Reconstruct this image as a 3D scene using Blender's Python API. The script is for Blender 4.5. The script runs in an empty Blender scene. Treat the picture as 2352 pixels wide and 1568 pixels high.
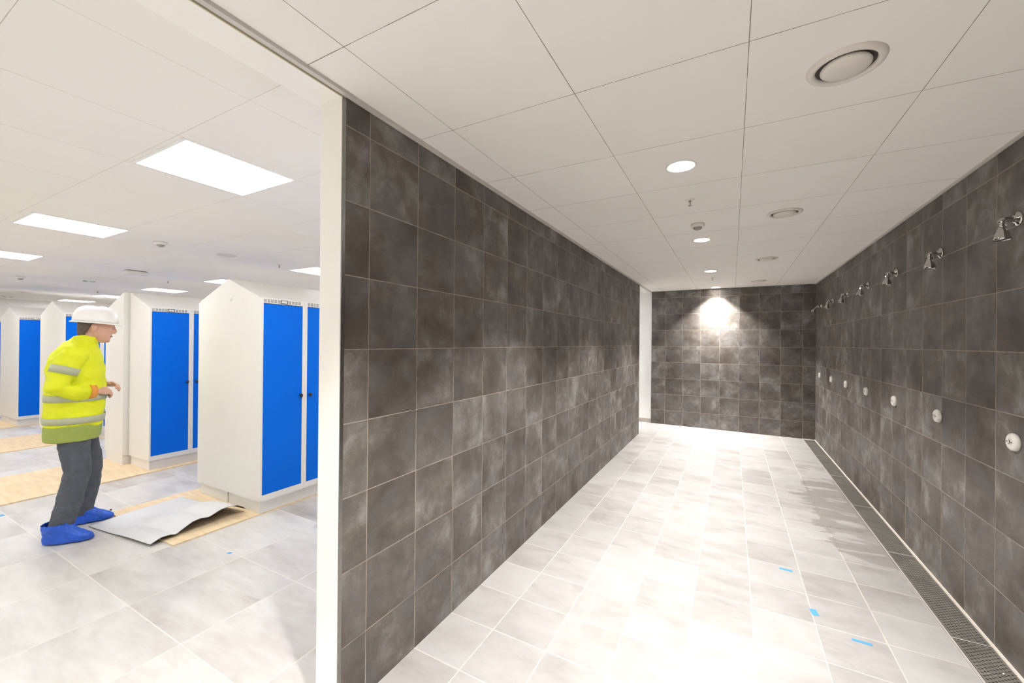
import bpy, bmesh, math, random
from mathutils import Vector, Matrix
random.seed(7)
sc = bpy.context.scene
COL = sc.collection
PI = math.pi

# ------------------------------------------------------------------ helpers
def link(o, parent=None):
    COL.objects.link(o)
    if parent is not None:
        o.parent = parent
    return o

def obj(name, bm, mat=None, parent=None, smooth=False, loc=None):
    """link one bmesh as one object"""
    bmesh.ops.recalc_face_normals(bm, faces=bm.faces[:])
    me = bpy.data.meshes.new(name)
    bm.to_mesh(me); bm.free()
    if smooth:
        for p in me.polygons: p.use_smooth = True
    mats = mat if isinstance(mat, (list, tuple)) else [mat]
    for m in mats:
        if m: me.materials.append(m)
    o = bpy.data.objects.new(name, me)
    link(o, parent)
    if loc: o.location = loc
    return o

def tag(o, label, cat, group=None, kind=None):
    o['label'] = label; o['category'] = cat
    if group: o['group'] = group
    if kind: o['kind'] = kind
    return o

def thing(name, label, cat, loc=(0, 0, 0), rotz=0.0, group=None):
    o = bpy.data.objects.new(name, None)
    o.empty_display_size = .1
    link(o); o.location = loc; o.rotation_euler = (0, 0, rotz)
    return tag(o, label, cat, group)

def struct(name, bm, mat, smooth=False):
    o = obj(name, bm, mat, None, smooth)
    o['kind'] = 'structure'
    return o

def copy_tree(o, parent=None):
    c = o.copy(); link(c, parent)
    for ch in list(o.children):
        copy_tree(ch, c)
    return c

def dup(root, label, loc=None, rotz=None, group=None):
    c = copy_tree(root)
    c['label'] = label
    if loc is not None: c.location = loc
    if rotz is not None: c.rotation_euler = (0, 0, rotz)
    if group: c['group'] = group
    return c

def B(): return bmesh.new()

def box(bm, a, b, mi=0):
    x0, y0, z0 = a; x1, y1, z1 = b
    v = [bm.verts.new(p) for p in ((x0,y0,z0),(x1,y0,z0),(x1,y1,z0),(x0,y1,z0),(x0,y0,z1),(x1,y0,z1),(x1,y1,z1),(x0,y1,z1))]
    for f in ((0,3,2,1),(4,5,6,7),(0,1,5,4),(1,2,6,5),(2,3,7,6),(3,0,4,7)):
        fc = bm.faces.new([v[i] for i in f]); fc.material_index = mi
    return v

def bevel_box(bm, a, b, r=.003, seg=2):
    t = bmesh.new(); box(t, a, b)
    bmesh.ops.bevel(t, geom=t.edges[:], offset=r, segments=seg, affect='EDGES', profile=.6)
    merge(bm, t)

def merge(bm, t, M=None):
    if M is not None: bmesh.ops.transform(t, matrix=M, verts=t.verts[:])
    mp = {}
    for v in t.verts: mp[v] = bm.verts.new(v.co)
    for f in t.faces:
        try:
            nf = bm.faces.new([mp[v] for v in f.verts]); nf.material_index = f.material_index
        except ValueError: pass
    t.free()

def prism(bm, prof, axis, a, b, mi=0):
    """extrude a 2-D outline along axis 'x','y' or 'z' from a to b"""
    def P(p, t):
        if axis == 'y': return (p[0], t, p[1])
        if axis == 'x': return (t, p[0], p[1])
        return (p[0], p[1], t)
    A = [bm.verts.new(P(p, a)) for p in prof]; C = [bm.verts.new(P(p, b)) for p in prof]
    n = len(prof)
    bm.faces.new(A[::-1]).material_index = mi; bm.faces.new(C).material_index = mi
    for i in range(n):
        bm.faces.new((A[i], A[(i+1) % n], C[(i+1) % n], C[i])).material_index = mi

def lathe(bm, prof, n=32, M=None, mi=0):
    """revolve (r,z) outline round z; M places it"""
    t = bmesh.new(); rings = []
    for r, z in prof:
        if r < 1e-6: rings.append([t.verts.new((0, 0, z))])
        else: rings.append([t.verts.new((r*math.cos(2*PI*k/n), r*math.sin(2*PI*k/n), z)) for k in range(n)])
    for a, b in zip(rings, rings[1:]):
        for k in range(n):
            k2 = (k+1) % n
            if len(a) == 1 and len(b) == 1: continue
            if len(a) == 1: f = t.faces.new((a[0], b[k], b[k2]))
            elif len(b) == 1: f = t.faces.new((a[k], b[0], a[k2]))
            else: f = t.faces.new((a[k], b[k], b[k2], a[k2]))
            f.material_index = mi
    merge(bm, t, M)

def tube(bm, pts, radii, n=14, caps=True, side=None):
    """round tube through pts; radii numbers or (ra, rb) pairs"""
    pts = [Vector(p) for p in pts]; rings = []
    up = Vector(side) if side else None
    for i, p in enumerate(pts):
        d = (pts[min(i+1, len(pts)-1)] - pts[max(i-1, 0)]).normalized()
        if up is None: up = Vector((0, 0, 1)) if abs(d.z) < .9 else Vector((1, 0, 0))
        a = (up - d*up.dot(d)).normalized(); up = a; b = d.cross(a)
        r = radii[i]; ra, rb = (r, r) if not isinstance(r, (tuple, list)) else r
        rings.append([bm.verts.new(p + a*ra*math.cos(2*PI*k/n) + b*rb*math.sin(2*PI*k/n)) for k in range(n)])
    for A, C in zip(rings, rings[1:]):
        for k in range(n):
            bm.faces.new((A[k], A[(k+1) % n], C[(k+1) % n], C[k]))
    if caps:
        bm.faces.new(rings[0][::-1]); bm.faces.new(rings[-1])
    return rings

def rings_z(bm, rows, n=28, e=2.3, M=None, caps=True):
    """stacked horizontal super-ellipses: rows of (cx, cy, z, rx, ry)"""
    t = bmesh.new(); R = []
    for cx, cy, z, rx, ry in rows:
        r = []
        for k in range(n):
            a = 2*PI*k/n; c, s = math.cos(a), math.sin(a)
            r.append(t.verts.new((cx + rx*math.copysign(abs(c)**(2/e), c), cy + ry*math.copysign(abs(s)**(2/e), s), z)))
        R.append(r)
    for A, C in zip(R, R[1:]):
        for k in range(n):
            t.faces.new((A[k], A[(k+1) % n], C[(k+1) % n], C[k]))
    if caps:
        t.faces.new(R[0][::-1]); t.faces.new(R[-1])
    merge(bm, t, M)

def ellipsoid(bm, c, r, M=None, u=16, v=10):
    t = bmesh.new()
    bmesh.ops.create_uvsphere(t, u_segments=u, v_segments=v, radius=1)
    bmesh.ops.transform(t, matrix=Matrix.Translation(c) @ Matrix.Diagonal((*r, 1)), verts=t.verts[:])
    merge(bm, t, M)

def remesh(o, vox, it=3, disp=0, dsize=.1, fac=.5):
    m = o.modifiers.new('union', 'REMESH'); m.mode = 'VOXEL'; m.voxel_size = vox; m.use_smooth_shade = True
    s = o.modifiers.new('soft', 'SMOOTH'); s.factor = fac; s.iterations = it
    if disp:
        tx = bpy.data.textures.new('folds', 'CLOUDS'); tx.noise_scale = dsize; tx.noise_depth = 2
        d = o.modifiers.new('folds', 'DISPLACE'); d.texture = tx; d.strength = disp; d.mid_level = .5

# ------------------------------------------------------------------ materials
def srgb(r, g, b):
    f = lambda c: c/12.92 if c <= .04045 else ((c+.055)/1.055)**2.4
    return (f(r/255), f(g/255), f(b/255), 1)

class NT:
    def __init__(s, name):
        s.m = bpy.data.materials.new(name); s.m.use_nodes = True
        s.t = s.m.node_tree; s.t.nodes.clear()
        s.out = s.n('ShaderNodeOutputMaterial')
    def n(s, typ, **kw):
        nd = s.t.nodes.new(typ)
        for k, v in kw.items(): setattr(nd, k, v)
        return nd
    def l(s, a, b): s.t.links.new(a, b)
    def set(s, sock, v):
        if hasattr(v, 'is_linked') or isinstance(v, bpy.types.NodeSocket): s.l(v, sock)
        else: sock.default_value = v
    def math(s, op, a, b=0.0, c=None, clamp=False):
        nd = s.n('ShaderNodeMath', operation=op, use_clamp=clamp)
        s.set(nd.inputs[0], a); s.set(nd.inputs[1], b)
        if c is not None: s.set(nd.inputs[2], c)
        return nd.outputs[0]
    def comb(s, x, y, z):
        nd = s.n('ShaderNodeCombineXYZ')
        for i, v in enumerate((x, y, z)): s.set(nd.inputs[i], v)
        return nd.outputs[0]
    def vmath(s, op, a, b):
        nd = s.n('ShaderNodeVectorMath', operation=op)
        s.set(nd.inputs[0], a); s.set(nd.inputs[1], b)
        return nd.outputs[0]
    def noise(s, vec, scale, detail=4, rough=.55, dist=0.0):
        nd = s.n('ShaderNodeTexNoise'); s.l(vec, nd.inputs['Vector'])
        nd.inputs['Scale'].default_value = scale; nd.inputs['Detail'].default_value = detail
        nd.inputs['Roughness'].default_value = rough; nd.inputs['Distortion'].default_value = dist
        return nd.outputs[0]
    def ramp(s, fac, stops):
        nd = s.n('ShaderNodeValToRGB'); s.l(fac, nd.inputs[0])
        el = nd.color_ramp.elements
        el[0].position, el[0].color = stops[0]; el[1].position, el[1].color = stops[-1]
        for p, c in stops[1:-1]:
            e = el.new(p); e.color = c
        return nd.outputs[0]
    def smooth(s, v, lo, hi, a=0.0, b=1.0):
        nd = s.n('ShaderNodeMapRange', interpolation_type='SMOOTHSTEP')
        s.set(nd.inputs[0], v)
        for i, x in enumerate((lo, hi, a, b)): nd.inputs[i+1].default_value = x
        return nd.outputs[0]
    def mix(s, f, a, b):
        nd = s.n('ShaderNodeMix', data_type='RGBA')
        s.set(nd.inputs[0], f); s.set(nd.inputs[6], a); s.set(nd.inputs[7], b)
        return nd.outputs[2]
    def bsdf(s, col, rough=.5, metal=0.0, spec=.5, bump=None, bstr=.2, bdist=.002, **kw):
        p = s.n('ShaderNodeBsdfPrincipled')
        s.set(p.inputs['Base Color'], col); s.set(p.inputs['Roughness'], rough)
        p.inputs['Metallic'].default_value = metal; p.inputs['Specular IOR Level'].default_value = spec
        for k, v in kw.items(): s.set(p.inputs[k], v)
        if bump is not None:
            b = s.n('ShaderNodeBump'); b.inputs['Strength'].default_value = bstr; b.inputs['Distance'].default_value = bdist
            s.l(bump, b.inputs['Height']); s.l(b.outputs[0], p.inputs['Normal'])
        s.l(p.outputs[0], s.out.inputs[0])
        return s.m
    def co(s): return s.n('ShaderNodeTexCoord').outputs['Object']
    def sep(s, v):
        nd = s.n('ShaderNodeSeparateXYZ'); s.l(v, nd.inputs[0]); return nd.outputs

def plain(name, col, rough=.5, metal=0.0, spec=.5, var=.04, scale=6, bstr=0.0, bscale=200):
    """a plain coat with a faint procedural mottle"""
    k = NT(name); c = k.co()
    n = k.noise(c, scale, 3)
    lo = tuple(x*(1-var) for x in col[:3]) + (1,); hi = tuple(min(1, x*(1+var)) for x in col[:3]) + (1,)
    colr = k.ramp(n, [(.3, lo), (.7, hi)])
    bump = k.noise(c, bscale, 2) if bstr else None
    return k.bsdf(colr, rough, metal, spec, bump, bstr or .1)

def tile_mat(name, ua, va, u0, v0, pu, pv, gw, stops, grout, rough=.45, cs=(5, 5), rnd=.35, bstr=.35, spec=.4, stain=None, micro=.12, soft=1.0):
    k = NT(name); c = k.co(); s = k.sep(c); ax = {'x': 0, 'y': 1, 'z': 2}
    U = k.math('DIVIDE', k.math('SUBTRACT', s[ax[ua]], u0), pu); V = k.math('DIVIDE', k.math('SUBTRACT', s[ax[va]], v0), pv)
    fu, fv = k.math('FLOOR', U), k.math('FLOOR', V); ru, rv = k.math('FRACT', U), k.math('FRACT', V)
    du = k.math('MULTIPLY', k.math('MINIMUM', ru, k.math('SUBTRACT', 1.0, ru)), pu)
    dv = k.math('MULTIPLY', k.math('MINIMUM', rv, k.math('SUBTRACT', 1.0, rv)), pv)
    d = k.math('MINIMUM', du, dv)
    wob = k.math('MULTIPLY', k.math('SUBTRACT', k.noise(c, 9, 2), .5), gw*.9)
    face = k.smooth(k.math('ADD', d, wob), gw*.32, gw*.62)
    wn = k.n('ShaderNodeTexWhiteNoise', noise_dimensions='3D'); k.l(k.comb(fu, fv, 3.7), wn.inputs['Vector'])
    off = k.vmath('MULTIPLY', wn.outputs['Color'], (37.0, 41.0, 29.0))
    loc = k.comb(k.math('MULTIPLY', ru, pu*cs[0]), k.math('MULTIPLY', rv, pv*cs[1]), 0.0)
    q = k.vmath('ADD', loc, off)
    n1 = k.noise(q, soft, 5, .5, .35); n2 = k.noise(q, 3.0*soft, 6, .6, .6); n3 = k.noise(c, 160, 2, .6)
    val = k.math('ADD', k.math('MULTIPLY', n1, .66), k.math('MULTIPLY', n2, .34))
    val = k.math('ADD', val, k.math('MULTIPLY', k.math('SUBTRACT', wn.outputs['Value'], .5), rnd))
    val = k.math('ADD', val, k.math('MULTIPLY', k.math('SUBTRACT', n3, .5), micro))
    col = k.ramp(val, stops)
    hue = k.noise(q, .9, 2); col = k.mix(k.smooth(hue, .42, .68, 0, .5), col, k.mix(.5, col, srgb(122, 124, 127)) if stops[0][1][0] < .2 else col)
    r = k.math('ADD', k.math('MULTIPLY', val, .12), rough-.06)
    if stain:
        w = k.noise(k.vmath('MULTIPLY', c, (1.0, 2.4, 1.0)), 2.3, 5, .6, .8)
        y, x = s[1], s[0]
        reg = k.math('MULTIPLY', k.smooth(x, .42, .80), k.math('MULTIPLY', k.smooth(y, 3.5, 4.0), k.smooth(y, 6.0, 5.2)))
        far = k.math('MULTIPLY', k.smooth(x, .62, .8), k.smooth(y, 2.2, 3.2))
        line = k.math('MULTIPLY', k.smooth(d, .03, .0), .12)
        wet = k.smooth(k.math('ADD', k.math('ADD', k.math('MULTIPLY', reg, .22), k.math('MULTIPLY', far, .06)), k.math('ADD', w, k.math('MULTIPLY', line, reg))), .685, .735)
        col = k.mix(k.math('MULTIPLY', wet, .44), col, stain)
        grout = k.mix(k.math('MULTIPLY', wet, .8), grout, stain)
        r = k.math('SUBTRACT', r, k.math('MULTIPLY', wet, .12))
    col = k.mix(face, grout, col)
    r = k.mix(face, (.8, .8, .8, 1), r)
    h = k.math('ADD', k.math('MULTIPLY', face, 1.0), k.math('MULTIPLY', n2, .15))
    return k.bsdf(col, r, 0, spec, h, bstr, .002)

def emit_mat(name, col, strength):
    k = NT(name); e = k.n('ShaderNodeEmission'); c = k.co()
    k.l(k.ramp(k.noise(c, 2, 1), [(0, col), (1, tuple(x*.99 for x in col[:3]) + (1,))]), e.inputs[0])
    e.inputs[1].default_value = strength
    k.l(e.outputs[0], k.out.inputs[0]); return k.m

WD = [(.28, srgb(80, 73, 68)), (.43, srgb(95, 88, 82)), (.54, srgb(111, 105, 99)), (.65, srgb(137, 134, 130)), (.82, srgb(172, 172, 170))]
GR = srgb(164, 153, 141)
ZL, ZR, ZB = 1.473, 1.482, 1.463
M_wl = tile_mat('dark_tile_partition', 'y', 'z', 1.2324, ZL, .3029, .3, .0038, WD, GR, .55, (4, 4), rnd=.10, spec=.2, micro=.10, soft=.95)
M_wr = tile_mat('dark_tile_shower_side', 'y', 'z', 2.9995, ZR, .3029, .3, .0038, WD, GR, .55, (4, 4), rnd=.10, spec=.2, micro=.10, soft=.95)
M_wb = tile_mat('dark_tile_end', 'x', 'z', -1.1044, ZB, .3029, .3, .0042, WD, GR, .55, (4, 4), rnd=.10, spec=.2, micro=.10, soft=.95)
FL = [(.25, srgb(153, 150, 147)), (.5, srgb(173, 171, 169)), (.78, srgb(184, 183, 182))]
M_fs = tile_mat('pale_floor_tile', 'x', 'y', -.794, 1.838, .3005, .302, .006, FL, srgb(198, 192, 184), .42, (3.4, 6), .18, .25, .4, srgb(126, 116, 107), .05)
FC = [(.28, srgb(166, 158, 151)), (.42, srgb(192, 187, 181)), (.58, srgb(207, 204, 199)), (.75, srgb(219, 217, 213))]
M_fc = tile_mat('grey_floor_tile', 'x', 'y', -2.392, .993, .6015, .603, .0058, FC, srgb(226, 219, 208), .4, (1.6, 5), .2, .25, .4, None, .05)
CE = [(.2, srgb(240, 236, 231)), (.8, srgb(245, 242, 238))]
M_cs = tile_mat('ceiling_tile_warm', 'x', 'y', .043, 1.53, .599, .605, .0027, CE, srgb(150, 140, 130), .8, (2, 2), .25, .3, .2, None, .1)
M_cc = tile_mat('ceiling_tile_white', 'x', 'y', -1.76, .953, .611, .603, .002, CE, srgb(200, 190, 180), .7, (2, 2), .25, .2, .2, None, .08)
M_white = plain('white_paint', srgb(240, 239, 236), .55, var=.015)
M_post = plain('white_coated_post', srgb(247, 245, 239), .45, var=.01)
M_groove = plain('beige_groove', srgb(205, 196, 170), .6)
M_edge = plain('brushed_edge_steel', srgb(150, 148, 145), .3, 1.0, var=.1, scale=30)
M_ltrim = plain('ceiling_edge_profile', srgb(205, 200, 194), .5)
M_locker = plain('locker_off_white', srgb(225, 222, 216), .42, var=.01)
M_blue = plain('locker_blue', srgb(0, 104, 218), .5, spec=.12, var=.05, scale=1.3)
M_black = plain('black_plastic', srgb(34, 31, 30), .4)
M_dark = plain('opening_shade', srgb(58, 53, 48), .7)
M_labelf = plain('label_frame_dark', srgb(60, 54, 50), .5)
M_skirt = plain('grey_skirting', srgb(176, 168, 160), .5)
M_chrome = plain('chrome', (.50, .49, .47, 1), .07, 1.0, var=.02)
M_chromed = plain('chrome_dark_face', (.10, .10, .10, 1), .35, .6)
M_steel = plain('stainless_grate', (.24, .225, .20, 1), .42, .35, var=.18, scale=9)
M_frame = plain('stainless_frame', (.66, .63, .59, 1), .35, .3, var=.08, scale=9)
M_joint = plain('pale_joint', srgb(222, 214, 202), .6)
M_chan = plain('channel_dark', srgb(24, 21, 19), .6)
M_plas = plain('white_plastic', srgb(232, 229, 222), .38, var=.015)
M_vent = plain('valve_white_enamel', srgb(222, 216, 208), .45, var=.015)
M_hole = plain('dark_hole', srgb(70, 66, 62), .5)
M_lens = plain('sensor_lens_grey', srgb(160, 154, 148), .4)
M_tape = plain('blue_tape', srgb(84, 158, 218), .6)
M_brass = plain('sprinkler_metal', (.5, .46, .4, 1), .3, 1.0)
M_bulb = plain('sprinkler_bulb_dark', srgb(80, 50, 40), .2)

def wood_mat():
    k = NT('plywood'); c = k.co()
    n = k.noise(k.vmath('MULTIPLY', c, (1.2, 9, 1)), 3.0, 6, .6, .7)
    return k.bsdf(k.ramp(n, [(.3, srgb(216, 190, 152)), (.7, srgb(233, 213, 180))]), .6, 0, .3)
M_wood = wood_mat()
M_paper = plain('grey_board_paper', srgb(212, 212, 213), .6, var=.03, scale=5)

E_panel = emit_mat('light_panel_glow', (.975, .988, 1, 1), 16.5)
E_down = emit_mat('downlight_glow', (1, .96, .90, 1), 45.0)

# ------------------------------------------------------------------ setting
XL, XR, YB = -1.366, 1.185, 8.076
XT = -1.495                       # far face of the partition
YE = 1.094                        # free end of the partition
ZC = 2.497
YS = -2.6                         # wall behind the camera
XF = -16.1; YN = 8.20

def quadmesh(pts):
    bm = B(); bm.faces.new([bm.verts.new(p) for p in pts]); return bm

bm = B()
t = 1.010
nx = 12
for a, b, za, zb in ((-1.43, t, 0.0, -.018),):
    v = [bm.verts.new(p) for p in ((a, YS, za), (b, YS, zb), (b, YB+.02, zb), (a, YB+.02, za), (a, YS, -.12), (b, YS, -.12), (b, YB+.02, -.12), (a, YB+.02, -.12))]
    for f in ((0,1,2,3),(7,6,5,4),(0,4,5,1),(1,5,6,2),(2,6,7,3),(3,7,4,0)): bm.faces.new([v[i] for i in f])
struct('floor', bm, M_fs)
bm = B(); box(bm, (XF-.1, YS, -.12), (-1.43, YN, 0)); struct('floor_changing_room', bm, M_fc)
bm = B(); box(bm, (XL-.005, YS, ZC), (XR+.1, YB+.1, ZC+.06)); struct('ceiling', bm, M_cs)
bm = B(); box(bm, (XF-.1, YS, ZC+.003), (XT+.004, YN, ZC+.06)); struct('ceiling_changing_room', bm, M_cc)

# tiled walls
bm = B(); box(bm, (XT, YE+.012, -.02), (XL, 7.0, ZC+.03))
for f in bm.faces:
    f.normal_update()
    f.material_index = 0 if f.calc_center_median().x > XL-.001 or f.calc_center_median().y > 6.99 else 1
struct('wall_left', bm, [M_wl, M_white])
bm = B(); box(bm, (XR, YS, -.12), (XR+.12, YB+.12, ZC+.03)); struct('wall_right', bm, M_wr)
bm = B(); box(bm, (-1.352, YB, -.12), (XR, YB+.12, ZC+.03)); struct('wall_back', bm, M_wb)
bm = B(); box(bm, (XF-.1, YS-.1, -.1), (XR+.12, YS, ZC+.06)); struct('wall_behind_camera', bm, M_white)
bm = B(); box(bm, (XF-.1, YB+.02, -.1), (-1.352, YN, ZC+.06)); struct('wall_passage', bm, M_white)
bm = B(); box(bm, (XF-.1, YS, -.1), (XF, YB+.02, ZC+.06)); struct('wall_far', bm, M_white)
bm = B(); box(bm, (XT, YS, -.02), (XL, -.55, ZC+.03)); struct('wall_beside_camera', bm, M_white)
bm = B(); box(bm, (-3.2, YB+.008, 0), (-1.353, YB+.02, .075)); struct('baseboard_passage', bm, M_skirt)

# white post and lintel round the opening, with their slim profiles
bm = B(); bevel_box(bm, (XT, YE-.004, 0), (XL-.003, YE+.012, ZC-.012), .002); struct('trim_1', bm, M_post)
bm = B(); box(bm, (XT, -.55, ZC-.018), (XL+.004-.012, YE+.012, ZC+.03)); struct('trim_2', bm, M_post)
bm = B(); box(bm, (XL-.008, -.55, ZC-.0185), (XL-.003, YE-.004, ZC-.008)); struct('trim_3', bm, M_groove)
bm = B(); box(bm, (XL-.003, YE-.003, 0), (XL+.0015, YE+.013, ZC-.02)); struct('trim_4', bm, M_edge)
bm = B(); box(bm, (XL+.0005, -.55, ZC-.014), (XL+.022, 7.0, ZC-.001)); struct('trim_5', bm, M_ltrim)
bm = B(); box(bm, (XR-.018, YS, ZC-.010), (XR-.0005, YB, ZC-.001)); struct('trim_6', bm, M_ltrim)
bm = B(); box(bm, (XT-.022, -.55, ZC-.016), (XT-.002, 7.0, ZC+.002)); struct('trim_7', bm, M_post)
bm = B(); box(bm, (-1.375, 7.0, ZC-.012), (-1.352, YB, ZC-.001)); struct('trim_8', bm, M_ltrim)
bm = B(); box(bm, (XT, 7.0, ZC-.02), (-1.375, YB+.02, ZC+.03)); struct('trim_9', bm, M_post)
# pale joint where the partition and the right wall meet the floor
bm = B(); box(bm, (XR-.012, YS, -.03), (XR, YB, -.013)); struct('trim_10', bm, M_joint)

# ------------------------------------------------------------------ lockers
LW, LD, PZ, EZ, AZ = .403, .525, .108, 1.857, 2.055
LZ0 = .012                                            # stands on the plywood

def make_locker(name, label, loc, rotz, knob_far, group):
    """x: depth, front face at x=LD; y: width; knob by the far (y=LW) or near edge"""
    r = thing(name, label, 'locker', loc, rotz, group)
    bm = B()
    prism(bm, [(0, PZ), (LD-.03, PZ), (LD-.03, EZ+.011), (0, AZ)], 'y', .0005, LW-.0005)
    y0, y1, z0, z1 = .017, LW-.024, .160, 1.817
    if not knob_far: y0, y1 = .024, LW-.017
    f0 = LD-.03
    box(bm, (f0, .0005, PZ), (LD, y0, EZ)); box(bm, (f0, y1, PZ), (LD, LW-.0005, EZ))
    box(bm, (f0, y0, PZ), (LD, y1, z0)); box(bm, (f0, y0, z1), (LD, y1, EZ))
    obj('body', bm, M_locker, r)
    d = B(); bevel_box(d, (LD-.022, y0+.0035, z0+.002), (LD-.003, y1-.0015, z1-.005), .0015)
    door = obj('door', d, M_blue, r)
    ky = y1-.016 if knob_far else y0+.030
    kb = B()
    Mx = Matrix.Translation((LD-.003, ky, .987)) @ Matrix.Rotation(PI/2, 4, 'Y')
    lathe(kb, [(0, 0), (.0095, 0), (.0095, .010), (.0135, .012), (.0145, .018), (.0135, .024), (.0, .025)], 20, Mx)
    prism(kb, [(ky-.011, .985), (ky+.011, .985), (ky+.006, .967), (ky, .962), (ky-.006, .967)], 'x', LD+.008, LD+.020)
    obj('knob', kb, M_black, door, True)
    yc = (y0+y1)/2
    for xs in ([y0 + .0015 + i*.0303 for i in range(5)], [yc + .044 + i*.0303 for i in range(5)]):
        v = B()
        for y in xs:
            for j in range(4):
                z = 1.8235 + j*.0078
                if y+.023 < y1+.004: box(v, (LD-.001, y, z), (LD+.0004, min(y+.023, y1), z+.0036))
        obj('vent_grille', v, M_dark, r)  # proud dark bars painted as the shade in the louvre slots
    h = B()
    ya, yb, za, zb = yc-.032, yc+.034, 1.822, 1.853
    for a, b in (((ya, za), (yb, za+.005)), ((ya, zb-.005), (yb, zb)), ((ya, za+.005), (ya+.005, zb-.005)), ((yb-.005, za+.005), (yb, zb-.005))):
        box(h, (LD-.001, a[0], a[1]), (LD+.0035, b[0], b[1]))
    ho = obj('label_holder', h, M_labelf, r)
    c = B(); box(c, (LD-.001, ya+.005, za+.005), (LD+.001, yb-.005, zb-.005)); obj('blank_card', c, M_plas, ho)
    return r

ORD = ['first', 'second', 'third', 'fourth', 'fifth', 'sixth']
protoA = protoB = None
def locker_row(front_x, y_start, n, facing, where, nb=0):
    """facing +1: doors to +x; the copies share mesh data with the first pair"""
    global protoA, protoB
    for i in range(n):
        kf = (i % 2 == 0)
        if facing > 0: loc, rz = (front_x-LD, y_start+i*LW, LZ0), 0.0
        else: loc, rz = (front_x+LD, y_start+(i+1)*LW, LZ0), PI
        side = 'knob at its right edge' if kf else 'knob at its left edge'
        if facing > 0:
            lab = '%s blue-doored off-white locker from the open end of %s' % (ORD[i], where)
        else:
            lab = '%s off-white locker from the end, backing onto %s' % (ORD[i], where)
        grp = 'lockers of ' + where
        if facing < 0: kf = not kf
        p = protoA if kf else protoB
        if p is None:
            p = make_locker('locker', lab, loc, rz, kf, grp)
            if kf: protoA = p
            else: protoB = p
        else:
            dup(p, lab, loc, rz, grp)

def plinth(x0, x1, y0, y1, lab):
    bm = B(); bevel_box(bm, (x0, y0, LZ0), (x1, y1, PZ+LZ0), .0015)
    tag(obj('locker_plinth', bm, M_locker), lab, 'plinth', 'white plinths under the lockers')

rows = [(-3.54, 2.030, 4, 'the row nearest the partition', .0),
        (-5.815, 2.092, 4, 'the row behind the person', -.05),
        (-8.43, 2.055, 4, 'the third row', .0),
        (-10.68, 2.06, 4, 'the fourth row', .0),
        (-12.95, 2.06, 6, 'the farthest row', .0)]
for fx, ys, n, where, dy in rows:
    locker_row(fx, ys, n, +1, where)
    gap = .03 if dy else .0
    bx = fx - 2*LD - gap
    locker_row(bx, ys+dy, 2, -1, where)
    e = .016
    plinth(fx-LD+.01, fx-.030, ys+e, ys+n*LW, 'low white plinth under the front lockers of ' + where)
    plinth(bx+.030, bx+LD-.012, ys+dy+e-(.012 if dy else 0), ys+dy+2*LW, 'low white plinth under the back lockers of ' + where)

# cap on the gable of the nearest row
bm = B(); lathe(bm, [(0, 0), (.026, 0), (.024, .002), (0, .0022)], 28, Matrix.Translation((-4.024, 2.0302, 1.888)) @ Matrix.Rotation(PI/2, 4, 'X'))
cc = obj('cover_cap', bm, M_locker, protoA, True); cc.matrix_parent_inverse = Matrix.Translation(protoA.location).inverted()

# ------------------------------------------------------------------ plywood and paper on the floor
def sheet(x0, x1, y0, y1, lab, jag=False):
    bm = B()
    if jag:
        ys = [x1 - (x1-x0)*i/40 for i in range(41)]
        prof = [(x1, y1), (x0, y1)] + [(x, y0 + random.uniform(0, .012)) for x in reversed(ys)]
        prism(bm, prof, 'z', 0, .0115)
    else:
        box(bm, (x0, y0, 0), (x1, y1, .0115))
    tag(obj('plywood_sheet', bm, M_wood), lab, 'plywood', 'plywood strips under the locker rows')
sheet(-4.72, -3.568, 1.425, 3.9, 'pale plywood strip under the nearest lockers, half covered by grey paper', True)
sheet(-6.90, -5.755, .2, 3.9, 'wide bare plywood strip lying behind the person', False)
sheet(-9.56, -8.40, .9, 3.9, 'pale plywood strip under the third locker row', False)
sheet(-11.8, -10.67, 1.2, 3.9, 'narrow-looking plywood strip under the fourth locker row', False)
sheet(-14.1, -12.94, 1.2, 4.6, 'pale plywood strip under the farthest locker row', False)

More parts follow.
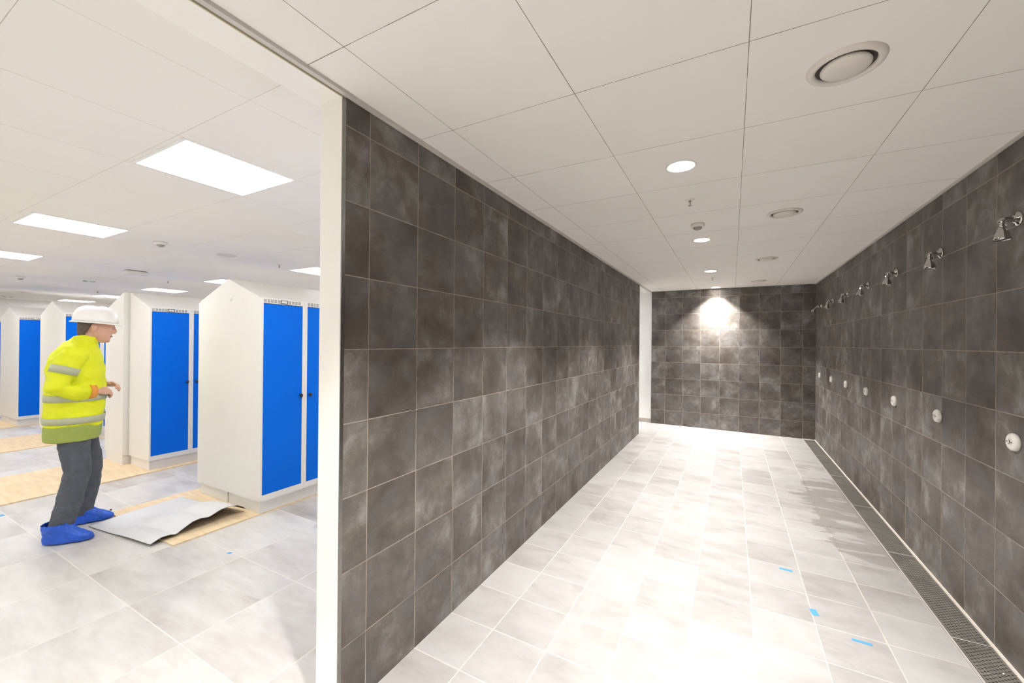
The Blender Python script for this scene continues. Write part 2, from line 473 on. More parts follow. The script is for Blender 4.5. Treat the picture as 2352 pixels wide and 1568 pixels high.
# curled sheet of grey paper
def paper():
    bm = B(); nu, nv = 40, 48
    bl, br, tl, tr = Vector((-4.53, 1.25)), Vector((-3.70, 1.345)), Vector((-4.59, 1.90)), Vector((-3.715, 2.012))
    hs = [(0, .003), (.10, .028), (.19, .024), (.235, .012), (.30, .035), (.40, .066), (.48, .072), (.565, .060), (.60, .066), (.70, .088), (.80, .093), (.90, .077), (.96, .05), (1, .024)]
    def hv(t):
        for (a, x), (b, y) in zip(hs, hs[1:]):
            if t <= b:
                s = (t-a)/(b-a); return x + (y-x)*s
        return hs[-1][1]
    V = []
    for i in range(nu+1):
        u = i/nu; row = []
        for j in range(nv+1):
            v = j/nv
            p = (bl*(1-u) + br*u)*(1-v) + (tl*(1-u) + tr*u)*v
            f = min(1, max(0, (u-.30)/.42)); f = f*f*(3-2*f)
            z = .0145 + hv(v)*f + .004*math.sin(5*u+3*v)*(1-f)*(.4 if v > .3 else .2)
            if v < .3: z -= .010*(1-v/.3)*(1-f)
            if p.y > 2.01 and p.x > -4.64: p = Vector((p.x, 2.01))
            row.append(bm.verts.new((p.x, p.y, max(z, .003))))
        V.append(row)
    for i in range(nu):
        for j in range(nv):
            bm.faces.new((V[i][j], V[i+1][j], V[i+1][j+1], V[i][j+1]))
    nv0 = len(V); top = [[bm.verts.new(v.co + Vector((0, 0, .0022))) for v in row] for row in V]
    for f in bm.faces: f.material_index = 1
    for i in range(nu):
        for j in range(nv):
            bm.faces.new((top[i][j], top[i+1][j], top[i+1][j+1], top[i][j+1]))
    rim = [(i, 0) for i in range(nu)] + [(nu, j) for j in range(nv)] + [(i, nv) for i in range(nu, 0, -1)] + [(0, j) for j in range(nv, 0, -1)]
    for (a, b), (c, d) in zip(rim, rim[1:] + rim[:1]):
        bm.faces.new((V[a][b], V[c][d], top[c][d], top[a][b])).material_index = 1
    o = obj('paper_sheet', bm, [M_paper, plain('kraft_underside_shaded', srgb(84, 68, 55), .75)], None, True)  # brown underside, coloured darker to deepen the shadow under the curl
    tag(o, 'large grey protective paper sheet curling up along one edge over the plywood', 'paper')
    return o
paper()

def tape(x, y, lx, ly, rz, lab, z=0.0, pts=None):
    bm = B()
    o = pts or [(-lx/2, -ly/2), (lx/2, -ly/2*.9), (lx/2*.97, ly/2), (-lx/2*.96, ly/2*.92)]
    prism(bm, o, 'z', 0, .0012)
    ob = obj('tape_scrap', bm, M_tape); ob.location = (x, y, z); ob.rotation_euler = (0, 0, rz)
    tag(ob, lab, 'tape', 'blue tape scraps on the floor')
sl = lambda x: -.018*(x+1.43)/2.44
tape(.329, 3.305, .075, .024, -.10, 'blue tape scrap on the shower floor, the one furthest from the camera', sl(.329))
tape(.421, 2.861, .034, .062, .15, 'square blue tape scrap beside a floor joint in the shower', sl(.421))
tape(.596, 2.697, .083, .020, -.03, 'long blue tape scrap on the shower floor nearest the drain', sl(.596))
tape(-3.117, 1.581, .030, .020, .4, 'small blue tape scrap on grey tiles in front of the paper sheet')
tape(-5.45, .974, .05, .03, .1, 'small blue tape scrap on grey tiles behind the person')
bm = B(); bevel_box(bm, (-.008, -.006, 0), (.008, .006, .01), .002)
c = obj('wood_chip', bm, M_bulb); c.location = (-4.80, 1.467, 0.0); tag(c, 'tiny brown wood chip on the floor between shoe cover and paper sheet', 'wood chip')
bm = B(); ellipsoid(bm, (0, 0, .004), (.004, .004, .004)); c = obj('white_bead', bm, M_plas, None, True); c.location = (1.118, 2.753, -.0145)
tag(c, 'tiny white bead lying on the nearest drain grate', 'bead')

# ------------------------------------------------------------------ floor drain
ZG = -.0165
dr = thing('drain_channel', 'long stainless drain channel along the foot of the shower wall', 'drain', (1.1, 5, -.1))
bm = B()
DX0, DX1, DY0, DY1 = 1.0105, 1.173, YS+.02, 8.00
box(bm, (DX0, DY0, -.10), (DX1, YB-.002, -.095))
box(bm, (DX0, DY0, -.10), (DX0+.002, YB-.002, ZG)); box(bm, (DX1-.002, DY0, -.10), (DX1, YB-.002, ZG))
o = obj('trough', bm, M_chan, dr); o.location = (-1.1, -5, .1)
bm = B()
box(bm, (DX0, DY0, ZG-.004), (DX0+.0115, YB-.002, ZG+.0005)); box(bm, (DX1-.0045, DY0, ZG-.004), (DX1, YB-.002, ZG+.0005))
box(bm, (DX0, DY1, ZG-.004), (DX1, YB-.002, ZG+.0003))
for jy in (6.95, 5.98, 4.97, 3.975, 2.978, 1.98):
    box(bm, (DX0+.007, jy-.0035, ZG-.02), (DX1-.0045, jy+.0035, ZG+.0012))
o = obj('rim', bm, M_frame, dr); o.location = (-1.1, -5, .1)
joints = [8.0, 6.95, 5.98, 4.97, 3.975, 2.978, 1.98, .98]
def grate_mesh(L):
    bm = B(); X0, X1 = DX0+.0145, DX1-.006
    nc = 9; pit = (X1-X0-.012)/nc; hx = .0105
    xs = [X0]
    for i in range(nc):
        c = X0 + .006 + (i+.5)*pit; xs += [c-hx/2, c+hx/2]
    xs.append(X1)
    nr = int((L-.03)/.0112); hy = .0072; ys = [0]
    for j in range(nr):
        c = .015 + (j+.5)*(L-.03)/nr; ys += [c-hy/2, c+hy/2]
    ys.append(L)
    xm = (X0+X1)/2
    V = [[bm.verts.new((x-xm, y, 0)) for y in ys] for x in xs]
    for i in range(len(xs)-1):
        for j in range(len(ys)-1):
            if i % 2 == 1 and j % 2 == 1 and ((i//2 + j//2) % 2 == 0): continue
            bm.faces.new((V[i][j], V[i+1][j], V[i+1][j+1], V[i][j+1]))
    ext = bmesh.ops.extrude_face_region(bm, geom=bm.faces[:])
    bmesh.ops.translate(bm, vec=(0, 0, -.003), verts=[g for g in ext['geom'] if isinstance(g, bmesh.types.BMVert)])
    # turned down end flanges
    box(bm, (X0-xm, 0, -.02), (X1-xm, .003, 0)); box(bm, (X0-xm, L-.003, -.02), (X1-xm, L, 0))
    return bm, xm
places = ['against the end wall', 'second from the end wall', 'third from the end wall', 'fourth from the end wall',
          'fifth from the end wall', 'sixth from the end wall', 'nearest the camera']
for i in range(7):
    y1, y0 = joints[i], joints[i+1]
    bm, xm = grate_mesh(y1-y0-.008)
    g = obj('drain_grate', bm, [M_steel]); g.location = (xm, y0+.004, ZG)
    tag(g, 'perforated steel drain grate in the channel, the one ' + places[i], 'grate', 'perforated grates of the shower drain')

# ------------------------------------------------------------------ showers
Rx = lambda: Matrix.Rotation(-PI/2, 4, 'Y')           # local +z -> world -x
def shower(loc, lab, yaw=0.0, tilt=.20):
    r = thing('shower_head', lab, 'shower head', loc, 0, 'wall shower heads')
    bm = B(); lathe(bm, [(0, 0), (.035, 0), (.035, .004), (.031, .010), (.019, .014), (.017, .020), (0, .020)], 32, Rx())
    obj('flange', bm, M_chrome, r, True)
    bm = B(); tube(bm, [(-.006, 0, 0), (-.03, 0, .001), (-.048, 0, .002), (-.054, 0, .0), (-.057, 0, -.006)], [.0125, .0125, .0125, .0115, .009], 18)
    obj('arm', bm, M_chrome, r, True)
    M = Matrix.Translation((-.056, 0, 0)) @ Matrix.Rotation(yaw, 4, 'Z') @ Matrix.Rotation(tilt, 4, 'Y')
    bm = B(); ellipsoid(bm, (0, 0, -.006), (.0135, .0135, .0135), M)
    lathe(bm, [(0, -.008), (.010, -.008), (.0105, -.018), (.009, -.022), (0, -.022)], 18, M)
    obj('swivel_joint', bm, M_chrome, r, True)
    bm = B(); lathe(bm, [(0, -.020), (.014, -.020), (.0155, -.022), (.0155, -.032), (.014, -.034), (0, -.034)], 10, M)
    obj('collar_nut', bm, M_chrome, r, False)
    bm = B(); lathe(bm, [(.010, -.034), (.013, -.037), (.0175, -.048), (.0225, -.062), (.027, -.076), (.029, -.087), (.0292, -.0945), (.028, -.0955), (.0265, -.0945), (.0262, -.0915), (0, -.0915)], 36, M)
    h = obj('bell', bm, M_chrome, r, True)
    bm = B(); lathe(bm, [(0, -.0925), (.0225, -.0925), (.0225, -.0918), (0, -.0918)], 28, M)
    for ring, k in ((.008, 6), (.016, 12)):
        for j in range(k):
            a = 2*PI*j/k
            lathe(bm, [(.0016, -.0925), (.0013, -.0945), (0, -.0945)], 8, M @ Matrix.Translation((ring*math.cos(a), ring*math.sin(a), 0)))
    obj('spray_face', bm, M_chromed, h, False)
    return r
SY = [2.818, 3.627, 4.426, 5.214, 6.017, 6.806, 7.594]
SZ = [2.111, 2.108, 2.106, 2.102, 2.099, 2.096, 2.091]
nth = ['nearest the camera', 'second nearest the camera', 'third from the camera', 'midway along the wall', 'third from the end wall', 'second from the end wall', 'nearest the end wall, tilted furthest']
for i in range(7):
    shower((XR, SY[i], SZ[i]), 'chrome shower head on dark tiles, the one ' + nth[i], [0, .1, -.1, .05, 0, .1, .0][i], [-.04, -.04, .08, .12, .12, .15, .62][i])
BY = [2.827, 3.637, 4.442, 5.236, 6.055, 6.856, 7.662]
nth[6] = 'nearest the end wall'
bp = None
for i in range(7):
    lab = 'white round shower push plate on the dark tiles, the one ' + nth[i]
    if bp is None:
        bp = thing('push_plate', lab, 'push plate', (XR, BY[i], 1.055), 0, 'white shower push plates')
        bm = B(); lathe(bm, [(0, 0), (.039, 0), (.0415, .004), (.042, .010), (.040, .017), (.034, .022), (.026, .024), (0.0075, .0245), (.0075, .020), (0, .020)], 40, Rx()); obj('disc', bm, M_plas, bp, True)
        bm = B(); lathe(bm, [(.0076, .0246), (.0092, .0252), (.0076, .021), (0, .0208)], 20, Rx()); obj('centre_hole', bm, M_hole, bp, True)
        for s in (-1, 1):
            bm = B(); lathe(bm, [(0, .0258), (.0030, .0256), (.0032, .024), (0, .024)], 12, Matrix.Translation((0, s*.020, 0)) @ Rx()); obj('screw', bm, M_hole, bp, True)
    else:
        dup(bp, lab, (XR, BY[i], 1.055-.001*i))

# ------------------------------------------------------------------ ceiling fittings in the shower room
Fl = Matrix.Rotation(PI, 4, 'X')                       # +z -> down
def place_rep(first, items, zz):
    p = first(items[0][1], (items[0][0][0], items[0][0][1], zz))
    for (x, y), lab in items[1:]: dup(p, lab, (x, y, zz))
    return p
def make_valve(lab, loc):
    r = thing('air_valve', lab, 'air valve', loc, 0, 'round ceiling air valves')
    bm = B(); lathe(bm, [(.086, .0005), (.086, .004), (.089, .010), (.096, .013), (.104, .012), (.111, .007), (.1145, 0), (.1145, -.004)], 56, Fl); obj('outer_ring', bm, M_vent, r, True)
    bm = B(); lathe(bm, [(.0, .0016), (.0868, .0016)], 56, Fl); obj('throat_shade', bm, M_dark, r, True)  # flat dark disc in place of the shaded depth behind the ring
    bm = B(); lathe(bm, [(0, .024), (.03, .0235), (.055, .021), (.067, .017), (.0725, .012), (.0735, .007), (.070, .0), (.05, -.008), (0, -.010)], 56, Fl); obj('centre_disc', bm, M_vent, r, True)
    return r
place_rep(make_valve, [((.346, 1.815), 'large round white air valve in the shower ceiling, nearest the camera'),
                       ((.340, 3.640), 'round white air valve in the shower ceiling, second from the camera'),
                       ((.345, 5.494), 'round white air valve in the shower ceiling, second from the end wall'),
                       ((.347, 7.342), 'small-looking round air valve in the shower ceiling close to the end wall')], ZC)
def make_down(lab, loc):
    r = thing('downlight', lab, 'downlight', loc, 0, 'round shower downlights')
    bm = B(); lathe(bm, [(.066, -.004), (.068, .002), (.074, .004), (.080, .003), (.082, 0), (.082, -.002)], 40, Fl); obj('bezel', bm, M_plas, r, True)
    bm = B(); lathe(bm, [(0, .0012), (.067, .0012), (.067, -.002), (0, -.002)], 40, Fl); obj('lens', bm, E_down, r, False)
    return r
DP = [((-.257, 2.432), 'lit round downlight in the shower ceiling, largest and nearest the camera'),
      ((-.259, 4.248), 'lit round downlight in the shower ceiling beside the motion sensor'),
      ((-.262, 6.112), 'lit round downlight in the shower ceiling, third from the camera'),
      ((-.256, 7.905), 'lit round downlight washing the end wall')]
place_rep(make_down, DP, ZC)
DP_ADDED = [(-.257, .62), (-.257, -1.2)]  # unseen spots without fixtures, added to brighten ceiling and floor near the camera
SPOT_COL = (1, .958, .926)
for i, (x, y) in enumerate([d[0] for d in DP] + DP_ADDED):
    for nm, pw, ang, bl in (('downlight_flood', 172, 106, .45), ('downlight_beam', 86, 78, 1.0)):
        l = bpy.data.lights.new(nm, 'SPOT'); l.energy = pw*((1, 1, 1, 1.25, 1.1, 2.2)[i] if pw > 100 else (1, 1, 1, 3.4, .8, 1.5)[i]); l.color = SPOT_COL
        l.spot_size = math.radians(ang); l.spot_blend = bl; l.shadow_soft_size = .05
        o = bpy.data.objects.new(nm, l); link(o); o.location = (x, y, ZC-.012)

def make_sprinkler(lab, loc):
    r = thing('sprinkler', lab, 'sprinkler', loc, 0, 'ceiling sprinklers')
    bm = B(); lathe(bm, [(.010, 0), (.030, 0), (.030, .002), (.022, .006), (.010, .007), (0, .007)], 28, Fl); obj('escutcheon', bm, M_plas, r, True)
    bm = B(); tube(bm, [(0, 0, -.006), (0, 0, -.016)], [.008, .007], 12)
    for s in (-1, 1): tube(bm, [(0, s*.006, -.016), (0, s*.010, -.026), (0, s*.004, -.040)], [.0018]*3, 8)
    lathe(bm, [(0, .040), (.012, .040), (.012, .042), (0, .042)], 16, Fl); obj('frame_arms', bm, M_brass, r, True)
    bm = B(); tube(bm, [(0, 0, -.016), (0, 0, -.038)], [.003, .003], 10); obj('glass_bulb', bm, M_bulb, r, True)
    return r
spr = place_rep(make_sprinkler, [((-.260, 3.026), 'small pendent sprinkler between the two nearest shower downlights'),
                           ((-.263, 6.723), 'small pendent sprinkler in front of the shower end wall')], ZC)
for (x, y), lab in [((-5.215, 3.211), 'tiny sprinkler in the white ceiling above the nearest lockers'),
                    ((-8.39, 3.255), 'tiny sprinkler in the white ceiling above the second locker row'),
                    ((-11.57, 3.294), 'tiny sprinkler in the white ceiling above the helmet')]:
    dup(spr, lab, (x, y, ZC+.003))
def make_sensor(lab, loc):
    r = thing('motion_sensor', lab, 'sensor', loc, 0, 'ceiling motion sensors')
    bm = B(); lathe(bm, [(0, 0), (.053, 0), (.053, .020), (.050, .026), (.036, .028), (0, .028)], 36, Fl); obj('housing', bm, M_plas, r, True)
    bm = B(); lathe(bm, [(.034, .027), (.033, .036), (.026, .045), (.014, .050), (0, .051)], 28, Fl); obj('lens', bm, M_lens, r, True)
    return r
sen = make_sensor('white drum-shaped motion sensor with grey lens in the shower ceiling', (-.256, 3.668, ZC))
for (x, y), lab in [((-5.135, 1.925), 'white motion sensor in the changing room ceiling before the nearest lockers'),
                    ((-10.116, 1.972), 'distant white motion sensor in the ceiling above the helmeted person')]:
    dup(sen, lab, (x, y, ZC+.003))
for (x, y), lab in [((-5.215, 2.58), 'flat white air disc in the ceiling above the nearest locker row'),
                    ((-13.31, 2.65), 'distant flat white air disc in the changing room ceiling')]:
    bm = B(); lathe(bm, [(0, .010), (.08, .010), (.095, .007), (.102, 0)], 40, Fl @ Matrix.Identity(4))
    o = obj('ceiling_disc', bm, M_vent, None, True); o.location = (x, y, ZC+.003); tag(o, lab, 'air disc', 'flat ceiling discs')
for (x, y), lab in [((-9.50, 2.60), 'round white ceiling detector with two dark slots beyond the ceiling box'),
                    ((-14.94, 2.72), 'round white ceiling detector with two dark slots, furthest away')]:
    r = thing('slot_detector', lab, 'detector', (x, y, ZC+.003), 0, 'twin-slot detectors')
    bm = B(); lathe(bm, [(0, .030), (.05, .030), (.075, .024), (.10, .006), (.104, 0)], 36, Fl); obj('housing', bm, M_plas, r, True)
    for s in (-1, 1):
        bm = B(); bevel_box(bm, (-.03+s*.0, s*.042-.028, -.0315), (.03, s*.042+.028, -.024), .003); obj('slot', bm, M_dark, r)
bm = B(); bevel_box(bm, (-7.72, 2.455, ZC-.062), (-7.56, 2.70, ZC-.004), .012, 3)
rt = obj('ceiling_box', bm, M_plas); tag(rt, 'white rectangular box mounted on the changing room ceiling', 'ceiling box')
bm = B(); box(bm, (-7.70, 2.47, ZC-.006), (-7.58, 2.685, ZC+.003)); obj('gap_shade', bm, M_labelf, rt)  # dark block filling the gap above the box, painted as its shade

# light panels of the changing room
def make_panel(lab, loc):
    r = thing('light_panel', lab, 'light panel', loc, 0, 'square ceiling light panels')
    bm = B(); h = .281
    for a, b in (((-.298, -.298), (.298, -h)), ((-.298, h), (.298, .298)), ((-.298, -h), (-h, h)), ((h, -h), (.298, h))):
        box(bm, (a[0], a[1], -.005), (b[0], b[1], .001))
    obj('panel_frame', bm, M_white, r)
    bm = B(); box(bm, (-h, -h, -.0035), (h, h, -.001)); obj('diffuser', bm, E_panel, r)
    return r
PL = [((-2.667, 1.273), 'largest lit square ceiling panel, beside the white post'),
      ((-5.13, 1.295), 'lit ceiling panel second from the post in the front line'),
      ((-7.59, 1.315), 'lit ceiling panel cut by the picture edge in the front line'),
      ((-5.20, 3.81), 'lit ceiling panel half hidden by the white post'),
      ((-7.62, 3.84), 'lit ceiling panel half hidden behind the gable peak of the nearest lockers'),
      ((-10.08, 3.86), 'lit ceiling panel over the second locker row'),
      ((-12.75, 3.90), 'lit ceiling panel above the person, between two locker rows'),
      ((-15.15, 3.92), 'furthest lit ceiling panel near the far white wall'),
      ((-10.05, 1.30), 'lit ceiling panel over the aisle beside the third row'),
      ((-12.5, 1.30), 'lit ceiling panel over the aisle before the farthest row'),
      ((-2.667, 3.82), 'lit ceiling panel behind the tiled partition'),
      ((-2.667, 7.25), 'added unseen ceiling panel that brightens the passage wall'),  # unseen panel, set close to the passage to brighten its white wall
      ((-2.667, -1.27), 'lit ceiling panel beyond the opening, behind the camera'),
      ((-5.13, -1.27), 'lit ceiling panel behind the viewer, second from the opening'),
      ((-7.59, -1.27), 'lit ceiling panel behind the viewer, third from the opening'),
      ((-10.05, -1.27), 'lit ceiling panel behind the viewer, fourth from the opening'),
      ((-7.59, 6.40), 'lit ceiling panel deep behind the second locker row'),
      ((-12.5, 6.40), 'lit ceiling panel deep behind the farthest rows')]
place_rep(make_panel, PL, ZC+.003)

#PERSON-BEGIN
# ------------------------------------------------------------------ the person in hi-vis
M_skin = plain('skin', srgb(205, 160, 140), .5, var=.06, scale=14)
M_lip = plain('lips', srgb(168, 110, 100), .5)
M_hair = plain('hair_grey_brown', srgb(92, 80, 72), .7, var=.25, scale=60)
M_eye = plain('eye_white', srgb(225, 220, 212), .3)
M_iris = plain('iris_dark', srgb(50, 40, 34), .3)
M_hivis = plain('hi_vis_yellow', srgb(222, 228, 18), .65, var=.05, scale=9)
M_hem = plain('jacket_lower_olive', srgb(150, 164, 78), .7, var=.07, scale=9)
M_refl = plain('reflective_grey', srgb(176, 180, 150), .4, var=.06, scale=20)
M_jeans = plain('dark_jeans', srgb(82, 86, 94), .85, var=.16, scale=22, bstr=.15, bscale=300)
M_cover = plain('blue_shoe_cover', srgb(36, 92, 206), .42, var=.14, scale=18, bstr=.25, bscale=90)
M_helm = plain('white_helmet', srgb(240, 239, 236), .3, var=.01)
M_strap = plain('orange_cuff', srgb(226, 150, 60), .6)

ps = thing('person', 'standing person in yellow hi-vis jacket, white hard hat, dark jeans and blue shoe covers', 'person', (-4.485, 1.18, 0), -math.radians(19.3))
HP = Vector((0, .088, 1.600))
HM = Matrix.Translation(HP) @ Matrix.Rotation(-math.radians(9), 4, 'X')
def head(bm, k=1.0):
    rings_z(bm, [(0, .050, -.116, .020*k, .018*k), (0, .047, -.110, .034*k, .032*k), (0, .040, -.094, .046*k, .052*k), (0, .030, -.070, .056*k, .066*k),
                 (0, .018, -.040, .066*k, .080*k), (0, .006, 0, .073*k, .093*k), (0, -.002, .04, .076*k, .1*k), (0, -.006, .075, .072*k, .095*k),
                 (0, -.008, .10, .058*k, .076*k), (0, -.008, .115, .035*k, .046*k), (0, -.008, .119, .012, .016)], 32, 2.15, HM)

def hand(bm, wrist, d, n, thumb_side, curl):
    """palm and five fingers; d forward, n out of the back of the hand"""
    d = Vector(d).normalized(); n = Vector(n); n = (n - d*n.dot(d)).normalized(); s = d.cross(n).normalized()*thumb_side
    w = Vector(wrist)
    tube(bm, [w - d*.02, w + d*.012, w + d*.045, w + d*.080, w + d*.092], [(.017, .024), (.016, .028), (.0155, .039), (.014, .041), (.009, .036)], 16, True, n)
    for i, L in enumerate((.94, 1.05, 1.0, .80)):
        o = s*(.0305 - i*.0203)
        p = w + d*(.083 - abs(i-1.2)*.003) + o; a = 0.0; pts = [p - d*.02, p]; rad = [.0092, .0092]
        for seg, bend in ((.038, .55), (.026, .75), (.021, .45)):
            a += bend*curl; dd = d*math.cos(a) - n*math.sin(a)
            p = p + dd*seg*L; pts.append(p); rad.append(rad[-1]-.0007)
        pts.append(p + dd*.004); rad.append(.004)
        tube(bm, pts, rad, 10)
    b = w + d*.022 + s*.026
    t1 = (d*.62 + s*.75 - n*.22).normalized(); t2 = (d*.88 + s*.30 - n*.38).normalized()
    tube(bm, [b - t1*.012, b + t1*.030, b + t1*.030 + t2*.030, b + t1*.030 + t2*.056, b + t1*.030 + t2*.060], [.0125, .0115, .0102, .0085, .004], 10)

ARM = {1: [(.165, -.005, 1.415), (.222, -.050, 1.30), (.243, -.100, 1.145), (.205, -.005, 1.110), (.150, .085, 1.105)],
       -1: [(-.165, .01, 1.415), (-.222, -.03, 1.30), (-.235, -.06, 1.150), (-.180, .03, 1.125), (-.105, .110, 1.135)]}
LEG = {1: [(.092, -.035, .90), (.105, -.02, .76), (.125, .005, .50), (.146, -.035, .28), (.165, -.085, .075)],
       -1: [(-.092, -.03, .90), (-.105, .005, .76), (-.125, .055, .50), (-.165, .035, .28), (-.195, -.005, .075)]}
FOOT = {1: ((.165, -.085), -.35), -1: ((-.195, -.005), -.05)}     # heel-side ankle, toe-out
# body: one continuous skin
bm = B()
head(bm)
tube(bm, [(0, -.005, 1.42), (0, .028, 1.48), (0, .060, 1.545)], [.064, .058, .056], 18)
M1 = HM
tube(bm, [M1 @ Vector(p) for p in ((0, .094, .030), (0, .104, .008), (0, .1105, -.014), (0, .108, -.024), (0, .09, -.028))], [.007, .0095, .0135, .014, .008], 12)   # nose
for s in (-1, 1):
    ellipsoid(bm, (s*.0125, .101, -.021), (.008, .010, .007), M1)
    ellipsoid(bm, (s*.030, .088, .034), (.020, .010, .0075), M1)      # brow
    ellipsoid(bm, (s*.042, .070, -.018), (.020, .018, .018), M1)      # cheek
    ellipsoid(bm, (s*.0815, -.004, -.004), (.009, .018, .031), M1)    # ear
    ellipsoid(bm, (s*.088, -.010, .008), (.006, .016, .018), M1)
ellipsoid(bm, (0, .078, -.096), (.022, .018, .016), M1)              # chin
ellipsoid(bm, (0, .0905, -.0530), (.024, .010, .006), M1)            # upper lip
ellipsoid(bm, (0, .0885, -.0640), (.021, .010, .006), M1)            # lower lip
rings_z(bm, [(0, -.02, .80, .13, .095), (0, -.02, .92, .155, .11), (0, -.01, 1.08, .145, .10), (0, -.01, 1.25, .165, .11), (0, -.01, 1.37, .175, .10), (0, 0, 1.43, .12, .075), (0, .01, 1.46, .06, .055)], 24)
for s in (1, -1):
    tube(bm, ARM[s], [.055, .047, .038, .036, .0265], 14)
    a = ARM[s]; d = Vector(a[4]) - Vector(a[3])
    wr = Vector(a[4]) + d.normalized()*.012
    if s == 1: hand(bm, wr, (-.55, .82, -.05), (.62, .30, .72), -1, 1.05)
    else: hand(bm, wr, (.42, .90, .02), (-.50, .20, .84), 1, .9)
    L = LEG[s]
    tube(bm, L, [.085, .078, .052, .052, .036], 14)
    (ax, ay), to = FOOT[s]
    f = Matrix.Translation((ax, ay, 0)) @ Matrix.Rotation(to, 4, 'Z')
    tube(bm, [f @ Vector(p) for p in ((0, -.04, .042), (0, .0, .05), (0, .08, .038), (0, .135, .030), (0, .155, .028))], [(.030, .028), (.040, .034), (.030, .036), (.020, .036), (.010, .024)], 14, True, (0, 0, 1))
body = obj('body', bm, M_skin, ps, True); remesh(body, .0048, 3)
for s in (-1, 1):
    bm = B(); ellipsoid(bm, (s*.031, .0805, .012), (.0115, .0115, .0085), HM); e = obj('eye', bm, M_eye, ps, True)
    bm = B(); ellipsoid(bm, (s*.0325, .0895, .0108), (.0052, .0034, .0052), HM, 12, 8); obj('iris', bm, M_iris, e, True)
bm = B(); tube(bm, [HM @ Vector((x, .0985 - x*x*13, -.0580 + abs(x)*.05)) for x in (-.025, -.018, -.010, 0, .010, .018, .025)], [.002, .0045, .0058, .0062, .0058, .0045, .002], 10)
obj('lips', bm, M_lip, ps, True)
for s in (-1, 1):
    bm = B(); tube(bm, [HM @ Vector((s*x, y, z)) for x, y, z in ((.012, .0985, .031), (.024, .0965, .036), (.036, .089, .036), (.046, .079, .031))], [.0025, .004, .0038, .002], 8)
    obj('eyebrow', bm, M_hair, ps, True)
# hair: shell round the back and sides, under the helmet
bm = B()
R = []
for z, cy, rx, ry, h in ((-.085, -.012, .062, .070, .62), (-.055, -.004, .072, .090, .66), (-.02, .0, .075, .098, .76), (.02, .0, .078, .1035, .86), (.055, -.003, .080, .104, 1.25)):
    row = []
    for k in range(27):
        a = -PI/2 + (k-13)/13*h*PI/2
        row.append(bm.verts.new(HM @ Vector((math.cos(a)*rx, cy + math.sin(a)*ry, z))))
    R.append(row)
for A, C in zip(R, R[1:]):
    for k in range(26): bm.faces.new((A[k], A[k+1], C[k+1], C[k]))
hr = obj('hair', bm, M_hair, ps, True)
md = hr.modifiers.new('thick', 'SOLIDIFY'); md.thickness = .010; md.offset = 0
# helmet
bm = B()
HN = 40
prof = [(1.0, .0), (.995, .022), (.965, .050), (.90, .076), (.79, .098), (.62, .114), (.40, .124), (.18, .1285), (0, .1295)]
t = bmesh.new(); rr_ = []   # dome with a raised middle ridge
for r, z in prof:
    if r == 0: rr_.append([t.verts.new((0, -.010, z))])
    else: rr_.append([t.verts.new((.112*r*math.cos(2*PI*k/HN), -.010 + .132*r*math.sin(2*PI*k/HN), z + (.007 if abs(math.cos(2*PI*k/HN)) < .16 and z > .03 else 0))) for k in range(HN)])
for A, C in zip(rr_, rr_[1:]):
    for k in range(HN):
        k2 = (k+1) % HN
        t.faces.new((A[k], A[k2], C[0]) if len(C) == 1 else (A[k], A[k2], C[k2], C[k]))
H2 = HM @ Matrix.Translation((0, 0, .036)) @ Matrix.Rotation(math.radians(5), 4, 'X')
merge(bm, t, H2)
hl = obj('helmet', bm, M_helm, ps, True); md = hl.modifiers.new('thick', 'SOLIDIFY'); md.thickness = .004; md.offset = -1
bm = B(); t = bmesh.new(); rows_ = []
for o_, z in ((.0, .004), (.010, .001), (.018, -.004), (.018, -.008), (.0, -.003)):
    row = []
    for k in range(HN):
        a = 2*PI*k/HN; pk = max(0, math.sin(a))**3*.026 if o_ > .005 else 0
        row.append(t.verts.new(((.111+o_*.7)*math.cos(a), -.010 + (.131+o_*.7+pk)*math.sin(a), z - pk*.25)))
    rows_.append(row)
for A, C in zip(rows_, rows_[1:]+rows_[:1]):
    for k in range(HN): t.faces.new((A[k], A[(k+1) % HN], C[(k+1) % HN], C[k]))
merge(bm, t, H2); obj('brim', bm, M_helm, hl, True)
# jacket
bm = B()
TOR = [(0, -.024, .835, .190, .156), (0, -.024, .90, .192, .164), (0, -.018, 1.0, .188, .165), (0, -.016, 1.12, .188, .163), (0, -.016, 1.25, .196, .160), (0, -.018, 1.35, .198, .148),
       (0, -.010, 1.425, .165, .120), (0, .010, 1.475, .100, .092), (0, .026, 1.505, .080, .078), (0, .036, 1.53, .074, .072)]
rings_z(bm, TOR, 36, 2.4)
for s in (1, -1): tube(bm, ARM[s], [.078, .072, .064, .058, .048], 18)
jk = obj('jacket', bm, M_hivis, ps, True); remesh(jk, .009, 4, .024, .07)
bm = B()
rings_z(bm, [(0, -.034, .735, .205, .152), (0, -.032, .78, .206, .158), (0, -.028, .84, .198, .158), (0, -.022, .88, .176, .146)], 36, 2.4)
jl = obj('jacket_skirt', bm, M_hem, ps, True); remesh(jl, .010, 4, .012, .07)
def torso_at(z):
    for a, b in zip(TOR, TOR[1:]):
        if a[2] <= z <= b[2]:
            f = (z-a[2])/(b[2]-a[2]); return [a[i]+(b[i]-a[i])*f for i in range(5)]
for z0, z1 in ((1.035, 1.085), (.868, .918)):
    bm = B(); rows = []
    for z in (z0, (z0+z1)/2, z1):
        c = torso_at(z); rows.append((0, c[1], z, c[3]+.0045, c[4]+.0045))
    rings_z(bm, rows, 48, 2.4, None, False)
    o = obj('reflective_band', bm, M_refl, ps, True); md = o.modifiers.new('thick', 'SOLIDIFY'); md.thickness = .006; md.offset = 0
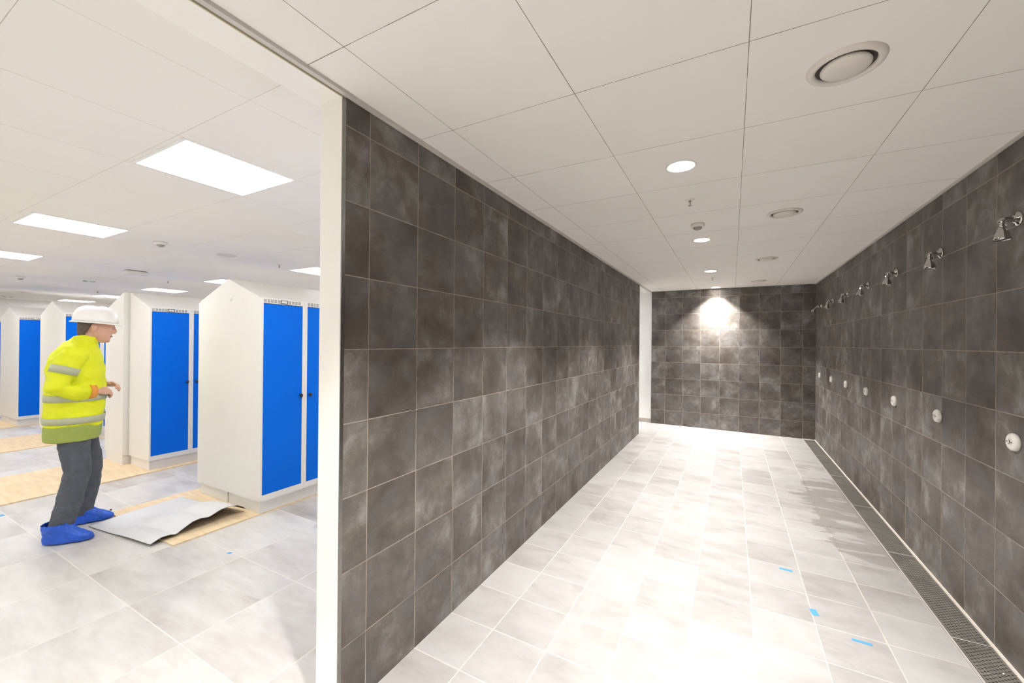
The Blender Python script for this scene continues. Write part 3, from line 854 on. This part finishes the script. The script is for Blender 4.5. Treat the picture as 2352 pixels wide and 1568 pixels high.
for s in (1, -1):
    bm = B(); a, b = Vector(ARM[s][1]), Vector(ARM[s][2])
    tube(bm, [a.lerp(b, .0), a.lerp(b, .33)], [.0775, .0750], 28, False)
    o = obj('sleeve_band', bm, M_refl, ps, True); md = o.modifiers.new('thick', 'SOLIDIFY'); md.thickness = .005; md.offset = 0
    bm = B(); a, b = Vector(ARM[s][3]), Vector(ARM[s][4]); d = (b-a).normalized()
    tube(bm, [b - d*.035, b + d*.004], [.0535, .0500], 24, False)
    o = obj('cuff', bm, M_strap, ps, True); md = o.modifiers.new('thick', 'SOLIDIFY'); md.thickness = .005; md.offset = 0
# trousers
bm = B()
rings_z(bm, [(0, -.028, .76, .150, .100), (0, -.025, .84, .165, .120), (0, -.02, .95, .165, .125), (0, -.02, 1.0, .160, .120)], 32, 2.3)
for s in (1, -1):
    L = [Vector(p) for p in LEG[s]]
    L2 = [L[0], L[1], L[1].lerp(L[2], .6), L[2], L[2].lerp(L[3], .5), L[3], L[3].lerp(L[4], .55), L[4] + Vector((0, .005, .012))]
    tube(bm, L2, [.086, .090, .082, .077, .074, .074, .070, .064], 20)
tr = obj('jeans', bm, M_jeans, ps, True); remesh(tr, .009, 4, .015, .06)
# shoe covers
for s in (1, -1):
    (ax, ay), to = FOOT[s]
    bm = B(); t = bmesh.new()
    rows = [(0, .056, .003, .046, .134), (0, .056, .012, .054, .143), (0, .054, .032, .057, .145), (0, .046, .055, .056, .134), (0, .024, .076, .055, .110), (0, .006, .096, .060, .092), (0, -.004, .116, .068, .082), (0, -.008, .134, .071, .079), (0, -.008, .146, .068, .076), (0, -.008, .152, .071, .079)]
    R = []; n = 44
    for i, (cx, cy, z, rx, ry) in enumerate(rows):
        r = []
        for k in range(n):
            a = 2*PI*k/n; w = 1 + (.035*math.sin(k*2.9+i*1.1) + .02*math.sin(k*5.3)) * min(1, i/4)
            r.append(t.verts.new((cx + rx*w*math.copysign(abs(math.cos(a))**.87, math.cos(a)), cy + ry*w*math.copysign(abs(math.sin(a))**.87, math.sin(a)), z + (.004*math.sin(k*3.1) if i > 5 else 0))))
        R.append(r)
    for A, C in zip(R, R[1:]):
        for k in range(n): t.faces.new((A[k], A[(k+1) % n], C[(k+1) % n], C[k]))
    t.faces.new(R[0][::-1])
    merge(bm, t, Matrix.Translation((ax, ay, 0)) @ Matrix.Rotation(to, 4, 'Z'))
    o = obj('shoe_cover', bm, M_cover, ps, True); md = o.modifiers.new('s', 'SUBSURF'); md.levels = 2; md.render_levels = 2
    tx = bpy.data.textures.new('crinkle', 'CLOUDS'); tx.noise_scale = .022; tx.noise_depth = 2
    dm = o.modifiers.new('crinkle', 'DISPLACE'); dm.texture = tx; dm.strength = .012; dm.mid_level = .5
#PERSON-END


# ------------------------------------------------------------------ camera, world, view
cam = bpy.data.cameras.new('camera'); co = bpy.data.objects.new('camera', cam); link(co)
fpx, yaw, pit, rol = 932.1365, .4969, .0025, .0086
cam.sensor_width = 36.0; cam.sensor_fit = 'HORIZONTAL'; cam.lens = fpx/2352*36; cam.clip_start = .02; cam.clip_end = 100
fw = Vector((-math.sin(yaw)*math.cos(pit), math.cos(yaw)*math.cos(pit), math.sin(pit)))
r0 = Vector((math.cos(yaw), math.sin(yaw), 0)); u0 = r0.cross(fw)
rr = r0*math.cos(rol) + u0*math.sin(rol); uu = -r0*math.sin(rol) + u0*math.cos(rol)
m = Matrix((rr, uu, -fw)).transposed().to_4x4(); m.translation = (0, 0, 1.507)
co.matrix_world = m
sc.camera = co

w = bpy.data.worlds.new('world'); sc.world = w; w.use_nodes = True
w.node_tree.nodes['Background'].inputs[0].default_value = (.9, .95, 1, 1); w.node_tree.nodes['Background'].inputs[1].default_value = .05
sc.view_settings.view_transform = 'Standard'; sc.view_settings.look = 'None'
sc.view_settings.exposure = 0.45; sc.view_settings.gamma = 1.0; sc.view_settings.use_curve_mapping = False
try:
    sc.cycles.use_denoising = True; sc.cycles.max_bounces = 12; sc.cycles.diffuse_bounces = 8
    sc.cycles.sample_clamp_indirect = 8.0; sc.cycles.use_light_tree = True
except Exception: pass
